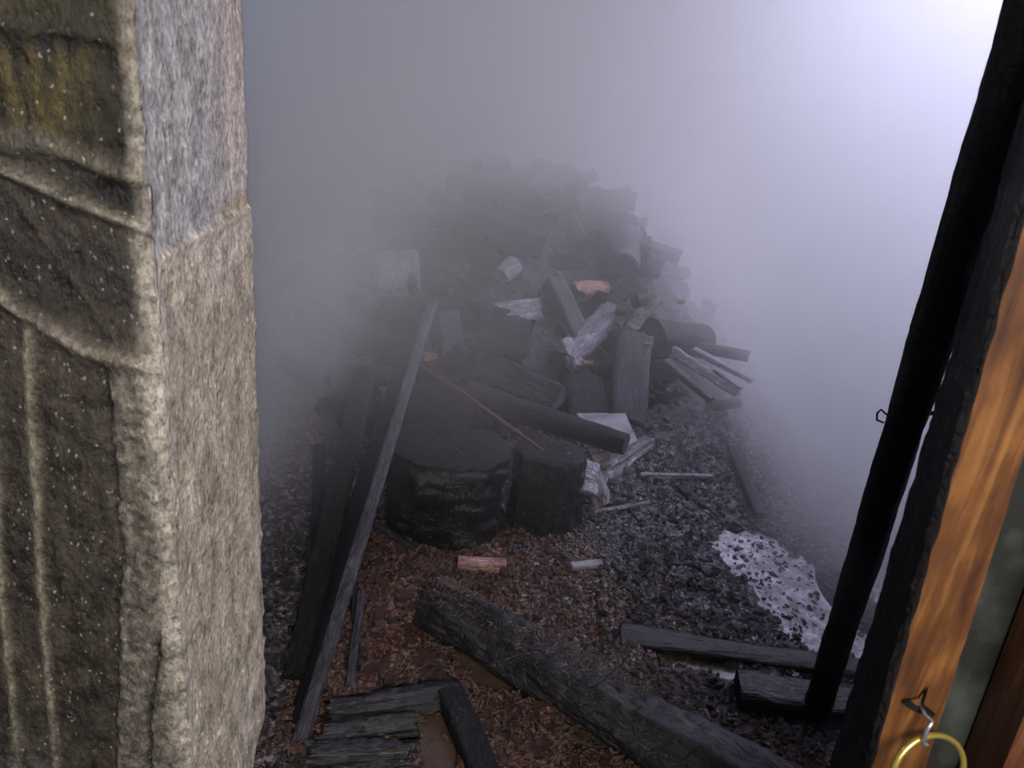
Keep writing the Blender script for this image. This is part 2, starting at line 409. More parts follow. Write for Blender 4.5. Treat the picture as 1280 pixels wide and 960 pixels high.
for z in zlist:
    row = []
    wig = .004 * fbm(Vector((z * 11, 3, 0)), 3) + .002 * noise.noise(Vector((z * 60, 1, 0)))
    up = sst(Z0STEP - .01, Z0STEP + .02, z)
    cx = -.487 + wig; cw = .018 * up + .030 * (1 - up)       # width of the broken arris
    for i in range(NX + 1):
        x = -1.02 + (cx + 1.02) * i / NX
        h, c = face_feat(x, z)
        d = cx - x; e = sst(cw, 0, d)
        ag = noise.noise(Vector((x * 65, z * 65, 17)))
        h -= e * e * .013; h += e * .004 * ag
        c = lerp3(c, lerp3((.25, .22, .18), (.62, .58, .52), .5 + .5 * ag), .75 * sst(cw * 1.3, cw * .1, d) * (1 if up < .5 else .7))
        row.append((Vector((x, 1.0 - h, z)), c))
    for i in range(1, NY + 1):
        y = 1.012 + .408 * i / NY
        h, c = rev_feat(y, z)
        dl = y - 1.0; h *= sst(0, .02, dl - .014); st_ = .055 if up < .5 else .02
        ag = noise.noise(Vector((y * 60, z * 60, 19)))
        e = sst(st_, 0, dl); h += sst(0, .012, dl - .012) * e * .0035 * ag
        c = lerp3(c, lerp3((.4, .36, .3), (.85, .8, .74), .5 + .5 * ag), e * .65)
        e2 = sst(.022, 0, 1.42 - y); h -= e2 * (.004 + .004 * noise.noise(Vector((z * 40, 7, 0))) + .004 * noise.noise(Vector((z * 9, 7, 0))))
        c = lerp3(c, (.22, .17, .10), .45 * sst(.012, 0, 1.42 - y))
        e3 = sst(.10, 0, z) * sst(1.3, 1.42, y); h -= .03 * e3
        row.append((Vector((cx - .005 * sst(0, .06, dl) - wig * .4 * sst(0, .1, dl) + h, y, z)), c))
    for x, y in ((-.52, 1.425), (-1.0, 1.425), (-2.2, 1.425)): row.append((Vector((x, y, z)), (.05, .05, .05)))
    row.insert(0, (Vector((-2.2, 1.0, z)), (.1, .09, .07)))
    vs += [p for p, c in row]; cols += [c for p, c in row]; W = len(row)
for i in range(RZ):
    for j in range(W - 1): fs.append((i * W + j, i * W + j + 1, (i + 1) * W + j + 1, (i + 1) * W + j))
conc, nt, b = mat('weathered_concrete')
at_ = N(nt, 'ShaderNodeVertexColor', layer_name='Col')
n1 = N(nt, 'ShaderNodeTexNoise', Scale=140.0, Detail=5, Roughness=.7); nt.links.new(coords(nt, (1, 1, .6)), n1.inputs['Vector'])
n2 = N(nt, 'ShaderNodeTexNoise', Scale=28.0, Detail=4, Roughness=.6); nt.links.new(coords(nt, (1, 1, .5)), n2.inputs['Vector'])
mx = N(nt, 'ShaderNodeMixRGB', blend_type='OVERLAY'); mx.inputs[0].default_value = .75
nt.links.new(at_.outputs[0], mx.inputs[1]); nt.links.new(ramp(nt, n1.outputs[0], [(.32, (.08,) * 3), (.68, (.92,) * 3)]), mx.inputs[2])
mx2 = N(nt, 'ShaderNodeMixRGB', blend_type='OVERLAY'); mx2.inputs[0].default_value = .5
nt.links.new(mx.outputs[0], mx2.inputs[1]); nt.links.new(ramp(nt, n2.outputs[0], [(.32, (.15,) * 3), (.68, (.85,) * 3)]), mx2.inputs[2])
vd = N(nt, 'ShaderNodeTexVoronoi'); vd.inputs['Scale'].default_value = 190
cd_ = coords(nt, (1, 1, .7)); dm = N(nt, 'ShaderNodeMixRGB', blend_type='LINEAR_LIGHT'); dm.inputs[0].default_value = .006; nt.links.new(cd_, dm.inputs[1]); nt.links.new(n1.outputs['Color'], dm.inputs[2]); nt.links.new(dm.outputs[0], vd.inputs['Vector'])
sx_ = N(nt, 'ShaderNodeSeparateColor'); nt.links.new(vd.outputs['Color'], sx_.inputs[0])
dot = mathn(nt, 'MULTIPLY', mathn(nt, 'SUBTRACT', .42, vd.outputs['Distance']), 5.0, True)
for ch, th, colr, f_ in ((0, .93, (.62, .58, .52, 1), .4), (1, .86, (.05, .04, .03, 1), .7)):  # pale aggregate specks, doubling as painted wet glints outside; dark pits
    k_ = mathn(nt, 'MULTIPLY', mathn(nt, 'MULTIPLY', dot, mathn(nt, 'GREATER_THAN', sx_.outputs[ch], th)), f_)
    m3 = N(nt, 'ShaderNodeMixRGB'); nt.links.new(k_, m3.inputs[0]); nt.links.new(mx2.outputs[0], m3.inputs[1]); m3.inputs[2].default_value = colr; mx2 = m3
nt.links.new(mx2.outputs[0], b.inputs['Base Color'])
nt.links.new(ramp(nt, n2.outputs[0], [(.40, (.2,) * 3), (.62, (.7,) * 3)]), b.inputs['Roughness'])
p_ = bump(nt, b, n1.outputs[0], .9, .006); bump(nt, b, n2.outputs[0], .7, .010, p_)
wf = mesh('wall_front', vs, fs, conc)
ca = wf.data.color_attributes.new('Col', 'FLOAT_COLOR', 'POINT')
ca.data.foreach_set('color', [q for c in cols for q in (*c, 1)])
tag(wf, kind='structure')
quad('wall_front_upper', (-2.2, 1.0, 2.12), (3.7, 1.0, 2.12), (3.7, 1.0, 3.0), (-2.2, 1.0, 3.0), -.3, soot).name = 'trim_1'

# --- floor: trodden clay, charcoal and ash, with dips for the puddles
def mud_at(x, y):
    a = 1 - sst(.55, 1.25, sqrt(((x + .05) / .55) ** 2 + ((y - 1.75) / .75) ** 2)) 
    b_ = 1 - sst(.4, 1.2, sqrt(((x - .35) / .7) ** 2 + ((y - 1.45) / .28) ** 2))
    c_ = .8 * (1 - sst(.3, 1.1, sqrt(((x - .55) / .4) ** 2 + ((y - 1.95) / .12) ** 2)))
    d_ = .7 * (1 - sst(.3, 1.1, sqrt(((x - .15) / .35) ** 2 + ((y - 2.35) / .15) ** 2)))
    return max(0, min(1, max(a, b_, c_, d_) + .35 * noise.noise(Vector((x * 6, y * 6, 40)))))
xs = [-1.7 + i * .0115 for i in range(int(3.5 / .0115))]; ys = [1.15 + i * .0115 for i in range(int(3.9 / .0115))]
vs, fs, mud = [], [], []
for y in ys:
    for x in xs:
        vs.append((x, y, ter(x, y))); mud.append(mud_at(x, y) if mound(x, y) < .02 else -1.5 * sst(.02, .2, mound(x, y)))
nx = len(xs)
for j in range(len(ys) - 1):
    for i in range(nx - 1): fs.append((j * nx + i, j * nx + i + 1, (j + 1) * nx + i + 1, (j + 1) * nx + i))
k0 = len(vs)  # coarse skirt outwards
xa = [-2.2, -1.7, 1.8, 2.7, 3.7]; ya = [-.5, 1.15, 5.04, 6.9]
for y in ya:
    for x in xa:
        inside = 1.0 <= y <= 5.1 and -1.75 <= x <= 1.83
        vs.append((x, y, .0 + .022 + .9 * mound(x, y) * (0 if x > 1.5 else 1) if not inside else ter(x, y, False) - .01)); mud.append(0)
gx = len(xa)
for j in range(len(ya) - 1):
    for i in range(gx - 1):
        if i == 1 and j == 1: continue
        fs.append((k0 + j * gx + i, k0 + j * gx + i + 1, k0 + (j + 1) * gx + i + 1, k0 + (j + 1) * gx + i))
gm, nt, b = mat('wet_burnt_ground')
at_ = N(nt, 'ShaderNodeAttribute', attribute_name='mud')
n1 = N(nt, 'ShaderNodeTexNoise', Scale=55.0, Detail=7, Roughness=.7); nt.links.new(coords(nt, (1, 1, 1)), n1.inputs['Vector'])
n2 = N(nt, 'ShaderNodeTexNoise', Scale=9.0, Detail=4, Roughness=.6); nt.links.new(coords(nt, (1, 1, 1)), n2.inputs['Vector'])
vo = N(nt, 'ShaderNodeTexVoronoi'); vo.inputs['Scale'].default_value = 95; nt.links.new(coords(nt, (1, 1, 1)), vo.inputs['Vector'])
cc = ramp(nt, n1.outputs[0], [(.36, (.006, .005, .006)), (.52, (.04, .033, .039)), (.64, (.20, .17, .19))])
cm = ramp(nt, n1.outputs[0], [(.38, (.014, .008, .006)), (.56, (.065, .029, .018)), (.74, (.24, .115, .08))])
mm = mathn(nt, 'ADD', at_.outputs['Fac'], mathn(nt, 'MULTIPLY', mathn(nt, 'SUBTRACT', n2.outputs[0], .5), 1.6))
mk = ramp(nt, mm, [(.4, (0, 0, 0)), (.75, (1, 1, 1))])
mx = N(nt, 'ShaderNodeMixRGB'); nt.links.new(mk, mx.inputs[0]); nt.links.new(cc, mx.inputs[1]); nt.links.new(cm, mx.inputs[2])
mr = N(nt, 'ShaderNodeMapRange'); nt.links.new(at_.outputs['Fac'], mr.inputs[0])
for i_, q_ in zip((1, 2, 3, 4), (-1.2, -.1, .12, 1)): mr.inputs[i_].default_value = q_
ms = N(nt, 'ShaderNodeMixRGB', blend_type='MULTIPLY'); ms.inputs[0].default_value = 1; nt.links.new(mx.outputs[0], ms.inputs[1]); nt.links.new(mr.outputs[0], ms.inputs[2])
nt.links.new(ms.outputs[0], b.inputs['Base Color'])
nt.links.new(ramp(nt, n2.outputs[0], [(.4, (.10,) * 3), (.65, (.36,) * 3)]), b.inputs['Roughness'])
p_ = bump(nt, b, n1.outputs[0], .9, .012); bump(nt, b, vo.outputs['Distance'], .6, .006, p_)
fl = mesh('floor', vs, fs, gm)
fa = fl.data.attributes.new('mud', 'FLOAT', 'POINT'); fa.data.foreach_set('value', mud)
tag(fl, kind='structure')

# --- puddles (murky water standing in the dips)
def water(name, c1, rough, paler):
    m, nt, b = mat(name)
    n = N(nt, 'ShaderNodeTexNoise', Scale=14.0, Detail=6, Roughness=.65); nt.links.new(coords(nt, (1, 1, 1)), n.inputs['Vector'])
    nt.links.new(ramp(nt, n.outputs[0], [(.42, c1), (.62, paler)]), b.inputs['Base Color'])
    nt.links.new(ramp(nt, n.outputs[0], [(.45, (rough,) * 3), (.62, (rough + .25,) * 3)]), b.inputs['Roughness'])
    b.inputs['Specular IOR Level'].default_value = .6
    bump(nt, b, n.outputs[0], .08, .01); return m
wbrown = water('brown_puddle_water', (.045, .028, .018), .12, (.06, .038, .026))
wpale = water('pale_reflection_water', (.10, .09, .105), .10, (.46, .43, .48))  # pale tones painted in for the reflection of the bright smoke
wlab = ['brown muddy puddle along the front of the thick fallen log', 'narrow brown puddle by the end of the short charred planks',
        'thin brown puddle in the mud behind the thick fallen log', 'pale puddle, smoke reflection painted in, left of the leaning black pole',
        'pale puddle between the leaning black pole and the orange door post', 'small dark puddle among the short charred planks']
for i, (cx, cy, rx, ry, a) in enumerate(PUD):
    v_, f_ = [Vector((0, 0, 0))], []; k = 40
    for q in range(1, 4):
        for j in range(k):
            t = 2 * pi * j / k; u, w_ = rx * 1.28 * cos(t) * q / 3, ry * 1.28 * sin(t) * q / 3
            v_.append(Vector((u * cos(a) - w_ * sin(a), u * sin(a) + w_ * cos(a), 0)))
    for j in range(k): f_.append((0, 1 + j, 1 + (j + 1) % k))
    for q in range(2):
        for j in range(k): f_.append((1 + q * k + j, 1 + (q + 1) * k + j, 1 + (q + 1) * k + (j + 1) % k, 1 + q * k + (j + 1) % k))
    tag(mesh('puddle', v_, f_, wpale if i in (3, 4) else wbrown, loc=(cx, cy, .002)), wlab[i], 'puddle')

# ------------------------------------------------------------------ doorway timber, right
def wood_mat(name, cs, rough=.45):
    m, nt, b = mat(name)
    n = N(nt, 'ShaderNodeTexNoise', Scale=1.0, Detail=7, Roughness=.6, Distortion=.6); nt.links.new(coords(nt, (45, 45, 3.2)), n.inputs['Vector'])
    n2 = N(nt, 'ShaderNodeTexNoise', Scale=14.0, Detail=4); nt.links.new(coords(nt, (1, 1, .6)), n2.inputs['Vector'])
    mixv = mathn(nt, 'ADD', mathn(nt, 'MULTIPLY', n.outputs[0], .6), mathn(nt, 'MULTIPLY', n2.outputs[0], .4))
    nt.links.new(ramp(nt, mixv, [(.36, cs[0]), (.5, cs[1]), (.64, cs[2])]), b.inputs['Base Color'])
    b.inputs['Roughness'].default_value = rough; bump(nt, b, n.outputs[0], .4, .004); return m
M['orange'] = wood_mat('varnished_orange_pine', ((.03, .010, .004), (.10, .038, .010), (.25, .11, .032)))
M['redwood'] = wood_mat('reddish_board', ((.04, .015, .008), (.10, .035, .015), (.18, .07, .03)))
def zp(px, py, Y):
    p = at(px, py, Y); return p
def loft(name, secs, mt, parent=None, jag=None, sub=10):
    """secs: list of (z, [(x,y) corners]) from below; subdivided along z, jag(corner, z) moves a corner"""
    vs, fs = [], []; n = len(secs[0][1]); rows = []
    for (z0, c0), (z1, c1) in zip(secs, secs[1:]):
        for q in range(sub): t = q / sub; rows.append((z0 + (z1 - z0) * t, [(a[0] + (b[0] - a[0]) * t, a[1] + (b[1] - a[1]) * t) for a, b in zip(c0, c1)]))
    rows.append(secs[-1])
    for z, c in rows:
        for i, (x, y) in enumerate(c):
            dx, dy = jag(i, z) if jag else (0, 0)
            vs.append((x + dx, y + dy, z))
    for r in range(len(rows) - 1):
        for i in range(n): fs.append((r * n + i, r * n + (i + 1) % n, (r + 1) * n + (i + 1) % n, (r + 1) * n + i))
    fs.append(tuple(range(n))[::-1]); fs.append(tuple((len(rows) - 1) * n + i for i in range(n)))
    o = mesh(name, vs, fs, mt, parent, smooth=False); return o
dp = empty('door_post', (0, 0, 0))
tag(dp, 'orange-brown timber door post with a charred black inner edge, nearest on the right', 'post')
def flx(z): return .510 - .070 * (z - .79)
def blx(z): return .512 - .040 * (z - .706)
sec = []
for z in (0, .4, .79, 1.1, 1.47, 1.8, 2.12):
    f = flx(z); bl = blx(z) + .012
    sec.append((z, [(f + .004, .780), (f + .074, .780), (f + .077, .786), (f + .077, .86), (bl + .01, .862), (f - .0 + .002, .786)]))
loft('timber', sec, M['orange'], dp, lambda i, z: (.0015 * noise.noise(Vector((z * 20, i, 0))), 0))
sec = []
for z in (0, .4, .79, 1.1, 1.47, 1.8, 2.12):
    f = flx(z); bl = blx(z)
    sec.append((z, [(f + .006, .7785), (f + .001, .776), (f - .004, .781), (bl, .848), (bl + .004, .872), (bl + .02, .875)]))
loft('charred_side', sec, M['char_matt'], dp, lambda i, z: ((.0035 * fbm(Vector((z * 38, i * .3, 4)), 3), 0) if i in (2, 3, 4) else (.0025 * noise.noise(Vector((z * 30, i, 0))), 0)), sub=40)
# split and nail notch above the screw hook
c = at(1152, 872, .778)
mesh('wood_split', [(c.x - .004, .7765, c.z + .0), (c.x + .002, .7765, c.z + .022), (c.x + .005, .7765, c.z - .012), (c.x + .024, .7765, c.z - .022), (c.x + .022, .7765, c.z - .028), (c.x - .002, .7765, c.z - .022), (c.x - .022, .7765, c.z - .010), (c.x - .02, .7765, c.z - .004),
      (c.x, .783, c.z - .008)], [(0, 1, 8), (1, 2, 8), (2, 3, 8), (3, 4, 8), (4, 5, 8), (5, 6, 8), (6, 7, 8), (7, 0, 8)], M['char_matt'], dp, smooth=False)
mt, nt, b = mat('galvanised_steel'); b.inputs['Metallic'].default_value = .9; b.inputs['Roughness'].default_value = .3; b.inputs['Base Color'].default_value = (.6, .6, .62, 1); M['steel'] = mt
mt, nt, b = mat('brass'); b.inputs['Metallic'].default_value = .85; b.inputs['Roughness'].default_value = .25; b.inputs['Base Color'].default_value = (.75, .58, .14, 1); M['brass'] = mt
h0 = at(1154, 893, .772)
pts = [(h0.x, .782, h0.z + .004), (h0.x - .001, .768, h0.z + .003)]
for k in range(9):
    t = radians(90 + k * 26); pts.append((h0.x + .004 + .010 * cos(t) * .6, .757 - .0 + .010 * cos(t) * .3 - .004 * k / 9, h0.z - .014 + .017 * sin(t)))
tag(tube('screw_hook', pts, .0028, M['steel'], dp), 'bent steel hook')
rc = at(1160, 966, .750); ring = []
for k in range(48):
    t = 2 * pi * k / 48; ring.append((.050 * cos(t), .012 * cos(t), .050 * sin(t)))
o = tube('ring', ring, .0040, M['brass'], seg=10, closed=True); o.location = rc; o.rotation_euler = (radians(-16), 0, 0)
tag(o, 'brass ring hanging from the hook on the orange door post', 'ring')
# what lies right of the post: dull green-grey wall edge and a reddish board
gw, nt, b = mat('shaded_grey_render')
n1 = N(nt, 'ShaderNodeTexNoise', Scale=11.0, Detail=5); nt.links.new(coords(nt, (1, 1, 1)), n1.inputs['Vector'])
nt.links.new(ramp(nt, n1.outputs[0], [(.45, (.008, .009, .008)), (.70, (.045, .055, .048))]), b.inputs['Base Color']); b.inputs['Roughness'].default_value = .7  # green-grey taken near black, painting in the shadow of the gap
quad('trim_2', (.60, .88, 0), (3.7, .88, 0), (3.7, .88, 2.12), (.60, .88, 2.12), -.05, gw)
a0, a1 = at(1262, 830, .84), at(1272, 690, .84)
loft('frame_board', [(0, [(a0.x + .05, .80), (a0.x + .14, .80), (a0.x + .14, .875), (a0.x + .05, .875)]), (2.1, [(a1.x + .01, .80), (a1.x + .12, .80), (a1.x + .12, .875), (a1.x + .01, .875)])], M['redwood'])
tag(bpy.data.objects['frame_board'], 'reddish brown board at the far right beyond the orange door post', 'board')

# leaning black pole
b0 = onz(1019, 893, .02); top = at(1280, 0, 1.22); top2 = at(1322, -40, 1.20)
d = (at(1285, 30, 1.20) - b0).normalized(); pe = b0 + d * ((2.10 - b0.z) / d.z)
r = log('charred_pole', b0 + Vector((0, 0, .0)), pe, .034, .034, 'charred black pole leaning up from the rubble against the top of the doorway', 'pole', kind='round', mt='char_matt', seed=4,
        rough=.12, groove=.07, rings=190, seg=20, taper=-.12)
# wire loop and pin on the pole
p = b0 + d * 1.02
w0 = at(1107, 520, p.y - .0); e_ = [w0 + Vector((.012, 0, .0)), w0 + Vector((0, 0, .004)), w0 + Vector((-.012, 0, .012)), w0 + Vector((-.017, 0, .004)), w0 + Vector((-.014, 0, -.010)), w0 + Vector((0, 0, -.014))]
inv = r.matrix_basis.inverted()
tube('wire_loop', [inv @ v for v in e_], .0022, M['char_matt'], r)
w1 = at(1160, 520, p.y - .02)
tube('wire_pin', [inv @ v for v in (w1 + Vector((-.02, 0, 0)), w1 + Vector((.012, -.0, .008)), w1 + Vector((.032, 0, .003)), w1 + Vector((.034, 0, -.008)))], .004, M['char_matt'], r)

# ------------------------------------------------------------------ the fire heap
# chopping blocks
def stump(px, py, R, Hh, label, seed, mt='char_wet', flare=1.0, tm='face', off=.0, **k):
    g = onz(px, py, .03); c = Vector((at(px, py - 60, g.y + R * .95).x, g.y + R * .95, .01))
    return log('chopping_block', c, c + Vector((off, .02, Hh)), R, R * .95, label, 'stump', mt=mt, endm=tm, seed=seed, wood='trunk', seg=56, rings=50, **k)
stump(556, 690, .195, .31, 'large black charred chopping block behind the orange mud', 11, rough=.14, groove=.10, taper=-.08)
stump(684, 668, .135, .27, 'smaller black charred chopping block with vertical cracks, right of the large one', 23, mt='char', rough=.10, groove=.12, taper=.06)
# round slice leaning on the big block
c = at(548, 515, 2.80)
log('log_round', c + Vector((.01, .035, -.06)), c + Vector((-.005, -.015, .012)), .150, .135, 'round charred wood slice tilted on top of the large chopping block', 'log', endm='face', mt='char_wet', seed=5, seg=48, rings=8, rough=.05)
# ash-white cracked cap
pxlog('split_log', (700, 585), (738, 600), .075, .055, 'ash-white split log, finely cracked, lying on the smaller chopping block', la=.22, lb=.13, kind='wedge', mt='ash', seed=31, seg=36, rings=24)
pxlog('split_log', (738, 590), (752, 625), .045, .03, 'narrow ash-grey splinter hanging off the smaller chopping block', la=.16, lb=.05, kind='square', mt='ash', seed=33)
# long black log lying diagonally above the blocks
log('charred_log', at(585, 492, 3.0), at(782, 556, 2.72), .055, .05, 'long black charred log slanting down over the two chopping blocks', 'log', mt='char', seed=8, rings=40, taper=.15)
log('charred_log', at(600, 452, 3.2), at(700, 500, 3.0), .065, .06, 'thick grey-black log above the long slanting log', 'log', kind='wedge', mt='grey', seed=9, rings=30)
# steel rod
q0, q1 = at(521, 455, 2.72), at(690, 572, 2.52)
tag(tube('rod', [q0, q0.lerp(q1, .3) + Vector((0, 0, .012)), q0.lerp(q1, .6) + Vector((0, 0, .008)), q1], .0065, M['rust']), 'thin rusty rod lying across the large chopping block and the logs', 'rod')
# flat plates
slab('sheet', [at(720, 516, 2.90), at(782, 516, 2.95), at(797, 550, 2.78), at(775, 562, 2.72), at(740, 540, 2.78)], .02, 'pale grey flat sheet with straight edges right above the long black log', 'sheet', 'slate', seed=2)
slab('tile', [at(736, 562, 2.74), at(762, 565, 2.74), at(764, 580, 2.68), at(746, 582, 2.67)], .02, 'small pinkish tile piece below the pale grey sheet', 'tile', 'brick', seed=3)
# ash ridge right of it
for i, (a, b_, w_) in enumerate([((812, 553), (752, 592), .035), ((752, 592), (748, 606), .026)]):
    pxlog('ash_crust', a, b_, w_, .03, ['knobbly ash-white burnt branch pointing up right from the smaller block', 'crumbled ash-white stub at the foot of the smaller block'][i], la=.03, lb=.02, cat='branch', mt='ash', seed=40 + i, rough=.5, groove=.3)
# planks and splits in the heap: (name, a, b, w, h, dY?, label, mat, kind)
def up(name, a, ya, b, yb, w, h, label, **k):
    ya = min(ya, hit(*a).y - .06); yb = min(yb, hit(*b).y - .06)
    return log(name, at(*a, ya), at(*b, yb), w, h, label, **k)
up('plank', (782, 528), 3.02, (793, 420), 3.30, .078, .03, 'broad grey charred plank standing upright in the middle of the heap', cat='plank', kind='square', mt='grey', seed=51, roll=0.1, ragged=.03)
up('plank', (738, 530), 3.06, (728, 470), 3.22, .095, .03, 'wide dark brown board piece left of the upright grey plank', cat='plank', kind='square', mt='face', seed=52, ragged=.03)
up('split_log', (706, 450), 3.25, (768, 388), 3.50, .055, .04, 'pale-edged split log slanting up to the right above the upright plank', kind='square', mt='ash', endm='grey', seed=53, wood='trunk')
up('wood_fragment', (722, 460), 3.18, (704, 428), 3.26, .032, .028, 'ash-white broken stub at the lower end of the pale-edged split log', cat='fragment', kind='square', mt='ash', seed=54, ragged=.02)
up('plank', (728, 430), 3.38, (692, 350), 3.70, .045, .03, 'dim dark plank slanting up left behind the pale-edged split log', cat='plank', kind='square', mt='grey', seed=55)
up('split_log', (618, 392), 3.62, (674, 386), 3.62, .055, .045, 'pale ash-coated split log lying level in the upper heap', kind='wedge', mt='ash', seed=56)
up('split_log', (594, 440), 3.35, (650, 402), 3.50, .045, .035, 'curved black log with a pale rim below the level ash-coated log', kind='round', mt='grey', seed=57, bend=.12)
up('charred_log', (660, 425), 3.45, (598, 415), 3.55, .12, .09, 'thick black log under the level ash-coated log', kind='wedge', mt='char', seed=58)
up('plank', (567, 440), 3.30, (560, 392), 3.42, .05, .02, 'short upright charred board beside the head of the long leaning beam', cat='plank', kind='square', mt='grey', seed=59, ragged=.02)
up('split_log', (626, 345), 3.9, (644, 330), 3.95, .045, .045, 'pale log end glimmering through smoke at the top of the heap', kind='round', mt='ash', seed=60, roll=.4)
up('plank', (500, 366), 3.55, (496, 318), 3.70, .10, .03, 'pale cracked board fading into smoke at the upper left of the heap', cat='plank', kind='square', mt='ash', seed=61, ragged=.03)
# round end high in the heap
c = at(776, 338, 3.75)
log('charred_log', c + Vector((.05, .5, .10)), c, .088, .095, 'round dark log end facing out high in the heap', kind='round', mt='grey', endm='grey', seed=62, rough=.04)
up('half_burnt_chunk', (716, 365), 3.75, (756, 362), 3.72, .035, .045, 'orange-brown unburnt wood chunk left of the round log end', cat='chunk', mt='raw', seed=63, rough=.3)
up('half_burnt_chunk', (772, 405), 3.40, (780, 392), 3.42, .022, .025, 'small reddish wood chunk above the upright grey plank', cat='chunk', mt='raw', seed=64, rough=.3)
c = at(779, 388, 3.42)
log('can', c + Vector((.0, .03, -.06)), c + Vector((0, -.01, .02)), .035, .035, 'small black can-like cylinder above the upright grey plank', cat='can', kind='round', mt='char_wet', endm='char_matt', seed=65, rough=.02, groove=.0)
for a, Y, lb in [((810, 432), 3.25, 'tiny red wood chip at the right edge of the upright plank'), ((735, 455), 3.16, 'tiny orange wood chip just under the ash-white broken stub'),
                 ((538, 447), 3.05, 'tan wood chip at the head of the rusty rod'), ((543, 490), 2.95, 'orange wood chip beside the rusty rod above the round slice'),
                 ((803, 372), 3.55, 'dull red chip right of the round log end'), ((850, 378), 3.7, 'dull pink chip in the smoke at the right of the heap'),
                 ((800, 495), 3.15, 'pinkish chip at the foot of the splinter bundle')]:
    p = at(*a, Y); s = .016 if Y > 3.1 else .02
    log('wood_chip', p + Vector((-s * 1.2, 0, 0)), p + Vector((s * 1.2, 0, .008)), s * .95, s * .8, lb, 'chip', mt='raw', seed=int(a[0]), rings=8, seg=12, rough=.6, ragged=.02, taper=.4, roll=a[0])
# splinter bundle on the right
for a, ya, b_, yb, w_, lb, mm_, kd in [((842, 440), 3.35, (922, 492), 3.10, .034, 'thickest pale splinter in the bundle right of the heap', 'ash', 'wedge'),
                                  ((868, 438), 3.42, (940, 476), 3.20, .018, 'long thin pale splinter along the top of the bundle', 'ash', 'square'),
                                  ((848, 430), 3.50, (935, 445), 3.40, .032, 'dark cracked log behind the splinter bundle', 'grey', 'round'),
                                  ((832, 452), 3.25, (888, 500), 3.02, .020, 'dark lowest splinter of the bundle right of the heap', 'grey', 'square'),
                                  ((893, 462), 3.22, (926, 486), 3.08, .012, 'short sliver lying between the two pale splinters', 'ash', 'square'),
                                  ((842, 436), 3.36, (850, 441), 3.33, .018, 'white knot end at the top left of the splinter bundle', 'ash', 'round')]:
    log('splinter', at(*a, ya), at(*b_, yb), w_, w_ * .8, lb, 'splinter', kind=kd, mt=mm_, seed=int(a[0] + b_[1]), rings=30, seg=18, ragged=.015, taper=.25 if kd != 'round' else 0)
up('charred_log', (815, 420), 3.45, (878, 425), 3.60, .10, .08, 'thick dim black log behind the splinter bundle', mt='char', seed=71)

# long leaning beams on the left
def beam(name, p0, p1, w, h, label, mt='grey', seed=1, roll=0, **k): return log(name, p0, p1, w, h, label, 'beam', kind='square', mt=mt, seed=seed, roll=roll, **{**dict(rings=90, seg=28, rough=.16, groove=.14), **k})
p0 = onz(374, 928, .03); p1 = at(540, 380, 2.95)
d = (p1 - p0).normalized(); side = d.cross(FW).normalized()
# grey upper edge, its highlight put into the colour, and the wide dark side belong to the one plank: two meshes
r = empty('leaning_rafter', p0, (0, 0, 0)); tag(r, 'long charred beam with a grey upper edge leaning from the floor onto the heap', 'beam')
L = (p1 - p0).length; z = d; x = Vector((0, 0, 1)).cross(z).normalized(); y = z.cross(x)
Mx = Matrix((x, y, z)).transposed(); r.rotation_euler = Mx.to_euler()
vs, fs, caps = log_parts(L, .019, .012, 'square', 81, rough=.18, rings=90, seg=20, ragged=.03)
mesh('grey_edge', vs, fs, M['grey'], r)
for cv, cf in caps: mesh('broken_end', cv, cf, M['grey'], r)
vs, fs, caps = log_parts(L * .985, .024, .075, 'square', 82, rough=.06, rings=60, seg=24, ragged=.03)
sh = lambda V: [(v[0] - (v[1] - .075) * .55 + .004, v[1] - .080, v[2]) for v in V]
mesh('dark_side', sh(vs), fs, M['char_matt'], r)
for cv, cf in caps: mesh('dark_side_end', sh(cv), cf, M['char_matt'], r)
beam('leaning_rafter', onz(372, 850, .02), at(455, 470, 2.9), .04, .03, 'black charred beam leaning in the shade left of the long grey-edged beam', mt='char', seed=83)
beam('leaning_rafter', onz(395, 790, .02), at(400, 560, 2.6), .022, .02, 'thin dark slat standing in the bluish haze near the concrete wall', mt='char', seed=84)
beam('leaning_rafter', onz(436, 862, .02), at(452, 742, 1.95), .012, .014, 'short thin charred stick standing right of the long grey-edged beam', mt='grey', seed=85)
beam('leaning_rafter', onz(447, 835, .02), at(440, 700, 2.1), .010, .012, 'upright black lath just behind the short thin stick', mt='char', seed=86)
log('branch', at(470, 655, 2.25), onz(525, 690, .03), .014, .012, 'burnt stick lying against the foot of the large chopping block', 'branch', mt='char', seed=87)
# small charred pieces in the dark left
for a, Y, lb in [((432, 600), 2.5, 'reddish-black short stick in the dark behind the leaning beams'), ((445, 648), 2.35, 'small pale chip near the grey edge of the long beam')]:
    p = at(*a, Y); log('stick', p + Vector((0, 0, -.05)), p + Vector((-.012, 0, .05)), .008, .008, lb, 'stick', mt='rust', seed=int(a[0]), rings=8, seg=8)

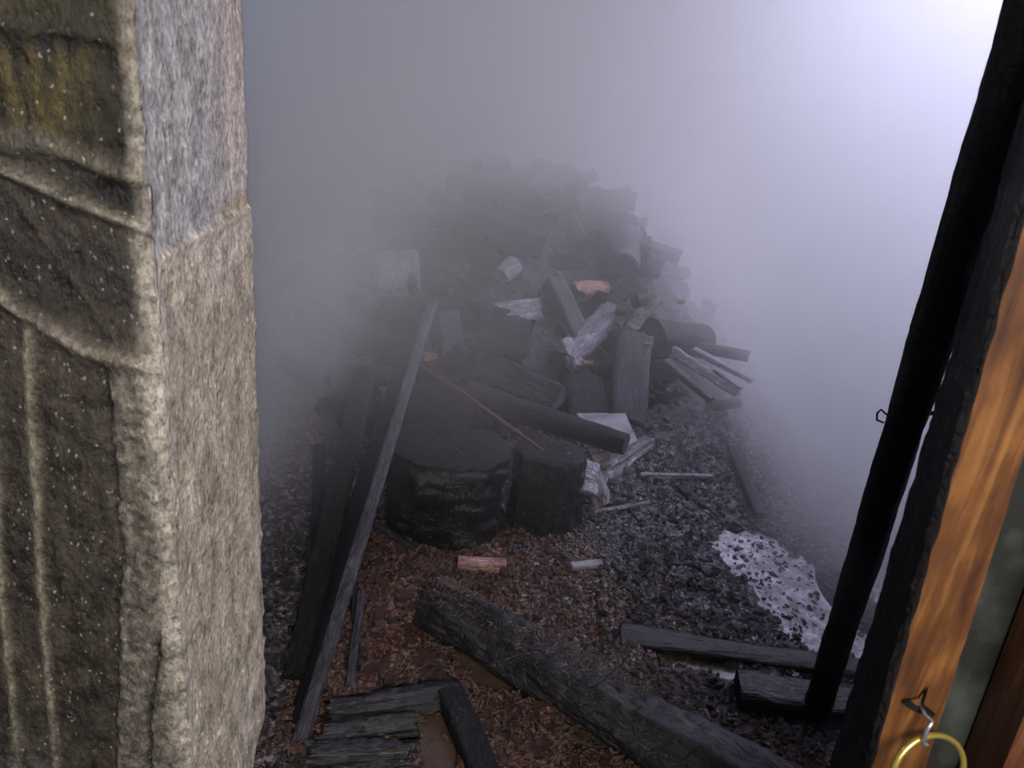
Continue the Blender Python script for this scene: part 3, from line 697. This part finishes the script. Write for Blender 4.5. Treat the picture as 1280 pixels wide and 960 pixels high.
# thick fallen log and beams in the foreground
p0 = onz(541, 752, .07); p1 = onz(1010, 1030, .075)
FL = log('fallen_log', p0, p1, .074, .070, 'thick fallen charred log lying across the mud in the foreground', mt='fallen', endm='char_matt', seed=91, seg=60, rings=110, rough=.20, groove=.12, taper=-.35)
p0 = onz(775, 797, .012); p1 = onz(1075, 842, .014)
d_ = onz(1010, 1030, .075) - onz(541, 752, .07); L_ = d_.length; d_.normalize(); ac_ = d_.cross(Vector((0, 0, 1))).normalized()
VS, FS = [], []; rr = random.Random(77); pr = [lump(400 + i, 1, 4.5) for i in range(5)]
for _ in range(900):
    t = rr.random() ** 1.4 * .62; a_ = rr.gauss(-.35, .55); R0 = .074 * (1 + .35 * t) + .002
    o_ = onz(541, 752, .07) + d_ * (L_ * t) + ac_ * (sin(a_) * R0) + Vector((0, 0, cos(a_) * R0))
    E_ = Euler((rr.gauss(0, .5), rr.gauss(0, .4), rr.uniform(0, 6.28))).to_matrix() * rr.uniform(.0015, .0042); v_, f_ = pr[rr.randrange(5)]; k_ = len(VS)
    VS.extend([FL.matrix_basis.inverted() @ (E_ @ Vector(v) + o_) for v in v_]); FS.extend([tuple(k_ + q for q in f) for f in f_])
tag(mesh('bark_fibre', VS, FS, M['fibre'], FL, smooth=False), 'brown rotten bark fibres', kind='stuff')
beam('fallen_beam', p0, p1, .035, .03, 'half-buried charred beam in the rubble behind the thick fallen log', mt='char_wet', seed=92)
p0 = onz(920, 868, .025); p1 = onz(1075, 893, .03)
beam('fallen_beam', p0, p1, .055, .05, 'short squared charred beam ending at the foot of the black pole', mt='char_wet', seed=93, endm='char_matt')
for i, (a, b_, w_, h_, lb, mm_) in enumerate([((412, 888), (572, 866), .036, .022, 'rearmost charred plank with cracked edges at the lower left', 'grey'),
                                          ((402, 920), (521, 907), .024, .018, 'middle charred plank stub at the lower left', 'char'),
                                          ((385, 946), (512, 941), .032, .02, 'nearest charred plank at the lower left', 'grey')]):
    log('charred_plank', onz(*a, .03), onz(*b_, .03), w_, h_, lb, 'plank', kind='square', mt='char_wet', seed=95 + i, rings=60, seg=36, rough=.28, groove=.45, ragged=.03)
log('charred_beam', onz(562, 868, .03), onz(612, 985, .02), .035, .03, 'dark charred beam running towards the camera beside the narrow brown puddle', 'beam', kind='square', mt='char', seed=99, rings=40)
pxlog('bright_scrap', (714, 708), (752, 704), .014, .010, 'pale bluish scrap lying on the black rubble right of the fallen log tip', la=.015, lb=.015, cat='scrap', mt='slate', kind='square', seed=101)
pxlog('brick_piece', (572, 705), (632, 708), .022, .022, 'pinkish brick piece in front of the large chopping block', la=.015, lb=.015, cat='brick', mt='brick_red', kind='square', seed=102)
pxlog('branch', (742, 640), (812, 628), .009, .008, 'thin pale stick lying on the rubble right of the blocks', la=.012, lb=.012, cat='branch', mt='ash', seed=103)
pxlog('branch', (800, 594), (890, 596), .010, .01, 'thin pale lath lying level on the rubble slope', la=.015, lb=.015, cat='branch', mt='ash', kind='square', seed=104)
pxlog('branch', (915, 560), (950, 645), .022, .015, 'dark hazy beam lying on the rubble at the right of the heap', la=.015, lb=.015, cat='branch', mt='char', kind='square', seed=105)
pxlog('branch', (850, 610), (925, 665), .02, .012, 'dark lath half sunk in the rubble right of the thin pale stick', la=.01, lb=.01, cat='branch', mt='char', kind='square', seed=106)

# more charred firewood filling the heap (each a thing)
def proto_set():
    out = []
    for i, (L, w_, kd, mt_) in enumerate([(.42, .055, 'round', 'filler'), (.36, .06, 'wedge', 'filler'), (.32, .05, 'square', 'char'), (.45, .04, 'round', 'filler'), (.30, .07, 'wedge', 'filler'), (.38, .035, 'square', 'grey')]):
        vs, fs, caps = log_parts(L, w_, w_ * .85, kd, 120 + i, rings=18, seg=18, ragged=.02)
        vs = [(v[0], v[1], v[2] - L / 2) for v in vs]
        me = bpy.data.meshes.new('trunk'); me.from_pydata(vs, [], fs); me.materials.append(M[mt_]); me.polygons.foreach_set('use_smooth', [True] * len(me.polygons))
        cm = []
        for cv, cf in caps:
            m2 = bpy.data.meshes.new('cut_end'); m2.from_pydata([(v.x, v.y, v.z - L / 2) for v in cv], [], cf); m2.materials.append(M['filler']); cm.append(m2)
        out.append((me, cm))
    return out
PR = proto_set(); rnd = random.Random(5)
n = 0; tries = 0
while n < 170 and tries < 2000:
    tries += 1
    x, y = rnd.uniform(-1.5, 1.15), rnd.uniform(2.75, 4.7)
    mh = mound(x, y)
    if mh < .10: continue
    if x > -.3 and y < 3.05: continue
    me, cm = PR[rnd.randrange(6)]
    v_ = Vector((x, y, ter(x, y, False))) - ORG; pxx, pyy = 640 + FPX * v_.dot(RT) / v_.dot(FW), 480 - FPX * v_.dot(UP) / v_.dot(FW)
    low = 560 < pxx < 960 and pyy > 320
    r = empty('firewood_log', (x, y, ter(x, y, False) + (rnd.uniform(-.05, -.01) if low else rnd.uniform(-.01, .07))), (rnd.gauss(pi / 2, .4), rnd.uniform(0, 6.28), rnd.uniform(0, 6.28)))
    s = rnd.uniform(.6, 1.15); r.scale = (s, s, s)
    if x < -.4: tag(r, 'charred firewood log in the dim smoky left part of the heap', 'log', 'firewood in the left of the heap')
    elif y > 3.7: tag(r, 'charred firewood log fading into smoke at the back of the heap', 'log', 'firewood at the back of the heap')
    else: tag(r, 'charred firewood log jumbled in the middle of the heap', 'log', 'firewood in the middle of the heap')
    for q in [me] + cm:
        o = bpy.data.objects.new(q.name, q); COL.objects.link(o); o.parent = r
    n += 1

# ------------------------------------------------------------------ lumps and crumbs
def lump_mesh(name, seed, mt, el=1.0):
    vs, fs = lump(seed, 1, el); me = bpy.data.meshes.new(name); me.from_pydata(vs, [], fs); me.materials.append(mt); return me
LM = {k: [lump_mesh('lump', 200 + i + j * 20, M[mt_], el) for i in range(6)] for j, (k, mt_, el) in enumerate([('black', 'char_wet', 1.3), ('grey', 'grey_wet', 1.2), ('clay', 'mud', 1.0), ('white', 'ash', 1.2)])}
INFO = {'black': ('charcoal_lump', 'black charcoal lump in the wet rubble right of the chopping blocks', 'charcoal', 'charcoal lumps in the rubble'),
        'grey': ('ash_grey_lump', 'ash-grey charcoal lump low in the rubble behind the fallen log', 'charcoal', 'grey lumps in the rubble'),
        'clay': ('clay_clod', 'red-brown clay clod around the fallen log and the orange mud', 'clod', 'clay clods in the foreground'),
        'white': ('ash_flake', 'pale ash-coated flake scattered on the rubble slope', 'flake', 'pale ash flakes')}
cnt = {k: 0 for k in LM}
def drop(kind, px, py, s):
    p = hit(px, py)
    if pud_in(p.x, p.y) > .4: return
    nm, lb, ct, gr = INFO[kind]
    if kind == 'clay' and py > 838 : lb, gr = 'red-brown clay clod strewn on the ground in front of the thick fallen log', 'clay clods in front of the fallen log'
    elif kind == 'clay': lb, gr = 'red-brown clay clod in the orange mud between the leaning rafter and the fallen log tip', 'clay clods in the orange mud'
    elif kind == 'black' and py < 620: lb, gr = 'black charcoal lump high on the hazy rubble slope beside the heap', 'charcoal lumps high on the slope'
    elif kind == 'black' and px > 880: lb, gr = 'black charcoal lump in the rubble around the pale puddle', 'charcoal lumps by the pale puddle'
    elif kind == 'black': lb, gr = 'black charcoal lump in the wet rubble between the chopping blocks and the fallen log', 'charcoal lumps in the lower rubble'
    elif kind == 'grey' and py < 640: lb, gr = 'ash-grey charcoal lump high on the hazy rubble slope', 'grey lumps high on the slope'
    elif kind == 'white' and py < 640: lb, gr = 'pale ash-coated flake high on the hazy rubble slope', 'pale flakes high on the slope'
    elif kind == 'white': lb, gr = 'pale ash-coated flake low in the rubble behind the fallen log', 'pale flakes low on the slope'
    o = bpy.data.objects.new(nm, LM[kind][rnd.randrange(6)]); COL.objects.link(o)
    o.location = (p.x, p.y, ter(p.x, p.y) + s * .25); o.scale = (s, s, s); o.rotation_euler = (rnd.gauss(0, .4), rnd.gauss(0, .4), rnd.uniform(0, 6.28))
    tag(o, lb, ct, gr); cnt[kind] += 1
for _ in range(290): drop('black', rnd.uniform(740, 1000), rnd.uniform(520, 800), rnd.uniform(.012, .022))
for _ in range(190): drop('grey', rnd.uniform(760, 1050), rnd.uniform(520, 830), rnd.uniform(.011, .019))
for _ in range(120): drop('clay', rnd.uniform(450, 700), rnd.uniform(690, 850), rnd.uniform(.012, .026))
for _ in range(110): drop('clay', rnd.uniform(600, 960), rnd.uniform(840, 958), rnd.uniform(.010, .022))
for _ in range(200): drop('white', rnd.uniform(750, 1000), rnd.uniform(500, 800), rnd.uniform(.008, .016))

def crumbs(name, label, cat, mt_, count, region, smin, smax, el, seed, flt=None):
    rr = random.Random(seed); VS, FS = [], []
    protos = [lump(seed + i, 1, el) for i in range(5)]
    k = 0
    while k < count:
        x, y = region(rr)
        k += 1
        if pud_in(x, y) > .3 and rr.random() > (.30 if x > .75 else .05): continue
        if flt and not flt(x, y, rr): continue
        s = smin + (smax - smin) * rr.random() ** 2
        vs, fs = protos[rr.randrange(5)]
        R_ = Euler((rr.gauss(0, .5), rr.gauss(0, .5), rr.uniform(0, 6.28))).to_matrix() * s
        o = Vector((x, y, max(ter(x, y), .0) + s * .3)); b0_ = len(VS)
        VS.extend([R_ @ Vector(v) + o for v in vs]); FS.extend([tuple(b0_ + q for q in f) for f in fs])
    ob = mesh(name, VS, FS, M[mt_], smooth=False); tag(ob, label, cat, kind='stuff'); return ob
crumbs('charcoal_crumbs', 'fine black charcoal crumbs covering the wet floor', 'charcoal', 'char_wet', 15000, lambda r: (r.uniform(-.9, 1.5), 1.3 + 2.9 * r.random() ** 1.2), .004, .014, 1.4, 300, lambda x, y, r: r.random() > mud_at(x, y) * .75)
crumbs('grey_crumbs', 'fine grey ash and gravel crumbs over the rubble slope', 'ash', 'grey_wet', 11000, lambda r: (r.uniform(.1, 1.7), r.uniform(1.7, 4.0)), .004, .012, 1.3, 310, lambda x, y, r: mound(x, y) < .08)
crumbs('pale_crumbs', 'fine pale ash flecks over the rubble slope', 'ash', 'ash', 5000, lambda r: (r.uniform(.1, 1.7), r.uniform(1.8, 4.0)), .003, .009, 1.3, 320, lambda x, y, r: mound(x, y) < .08)
crumbs('clay_crumbs', 'fine red-brown clay crumbs around the fallen log', 'clay', 'mud', 9000, lambda r: (r.uniform(-.5, 1.0), r.uniform(1.35, 2.5)), .004, .012, 1.2, 330, lambda x, y, r: r.random() < mud_at(x, y))
crumbs('wood_fibres', 'brown rotten wood fibres strewn along the fallen log', 'fibre', 'fibre', 2500, lambda r: (r.uniform(-.2, .6), r.uniform(1.45, 2.2)), .004, .009, 4.0, 340)

# ------------------------------------------------------------------ smoke
sm, nt, b = mat('smoke_volume'); nt.nodes.remove(b)
tc = N(nt, 'ShaderNodeTexCoord')
ns = N(nt, 'ShaderNodeTexNoise', Scale=0.9, Detail=2.0, Roughness=.55, Distortion=.4); nt.links.new(tc.outputs['Object'], ns.inputs['Vector'])
def ell(c, r):
    a = N(nt, 'ShaderNodeVectorMath', operation='SUBTRACT'); nt.links.new(tc.outputs['Object'], a.inputs[0]); a.inputs[1].default_value = c
    d_ = N(nt, 'ShaderNodeVectorMath', operation='DIVIDE'); nt.links.new(a.outputs[0], d_.inputs[0]); d_.inputs[1].default_value = r
    l = N(nt, 'ShaderNodeVectorMath', operation='LENGTH'); nt.links.new(d_.outputs[0], l.inputs[0]); return l.outputs['Value']
def smooth(v, a, b_, lo, hi):
    m_ = N(nt, 'ShaderNodeMapRange', interpolation_type='SMOOTHSTEP'); nt.links.new(v, m_.inputs['Value'])
    for i, q in zip(('From Min', 'From Max', 'To Min', 'To Max'), (a, b_, lo, hi)): m_.inputs[i].default_value = q
    return m_.outputs[0]
# clear pocket low over the heap and floor; thick smoke above, behind and to the right
nz = mathn(nt, 'MULTIPLY', mathn(nt, 'SUBTRACT', ns.outputs[0], .5), 1.5)
e1 = mathn(nt, 'ADD', ell((.09, 2.32, .2), (.86, 2.08, 1.0)), nz)
dens = smooth(e1, .78, 1.45, .01, 1.0)
sp_ = N(nt, 'ShaderNodeSeparateXYZ'); nt.links.new(tc.outputs['Object'], sp_.inputs[0])
dens = mathn(nt, 'MULTIPLY', dens, smooth(sp_.outputs[0], .6, 1.5, 1.15, 1.9))
vs_ = nt.nodes.new('ShaderNodeVolumeScatter'); vs_.inputs['Color'].default_value = (.90, .88, .90, 1); vs_.inputs['Anisotropy'].default_value = .2
nt.links.new(dens, vs_.inputs['Density'])
va_ = nt.nodes.new('ShaderNodeVolumeAbsorption'); va_.inputs['Color'].default_value = (.84, .83, .97, 1)
nt.links.new(mathn(nt, 'MULTIPLY', dens, .14), va_.inputs['Density']); ad_ = nt.nodes.new('ShaderNodeAddShader'); nt.links.new(vs_.outputs[0], ad_.inputs[0]); nt.links.new(va_.outputs[0], ad_.inputs[1])
nt.links.new(ad_.outputs[0], nt.nodes['Material Output'].inputs['Volume'])
vs, fs = [], []; bx(-2.05, 3.55, 1.44, 6.75, -.02, 2.84)
tag(mesh('smoke', vs, fs, sm, smooth=False), 'thick grey smoke hanging over the heap and filling the back of the room', 'smoke', kind='stuff')
print('lumps', cnt, 'fire', n)
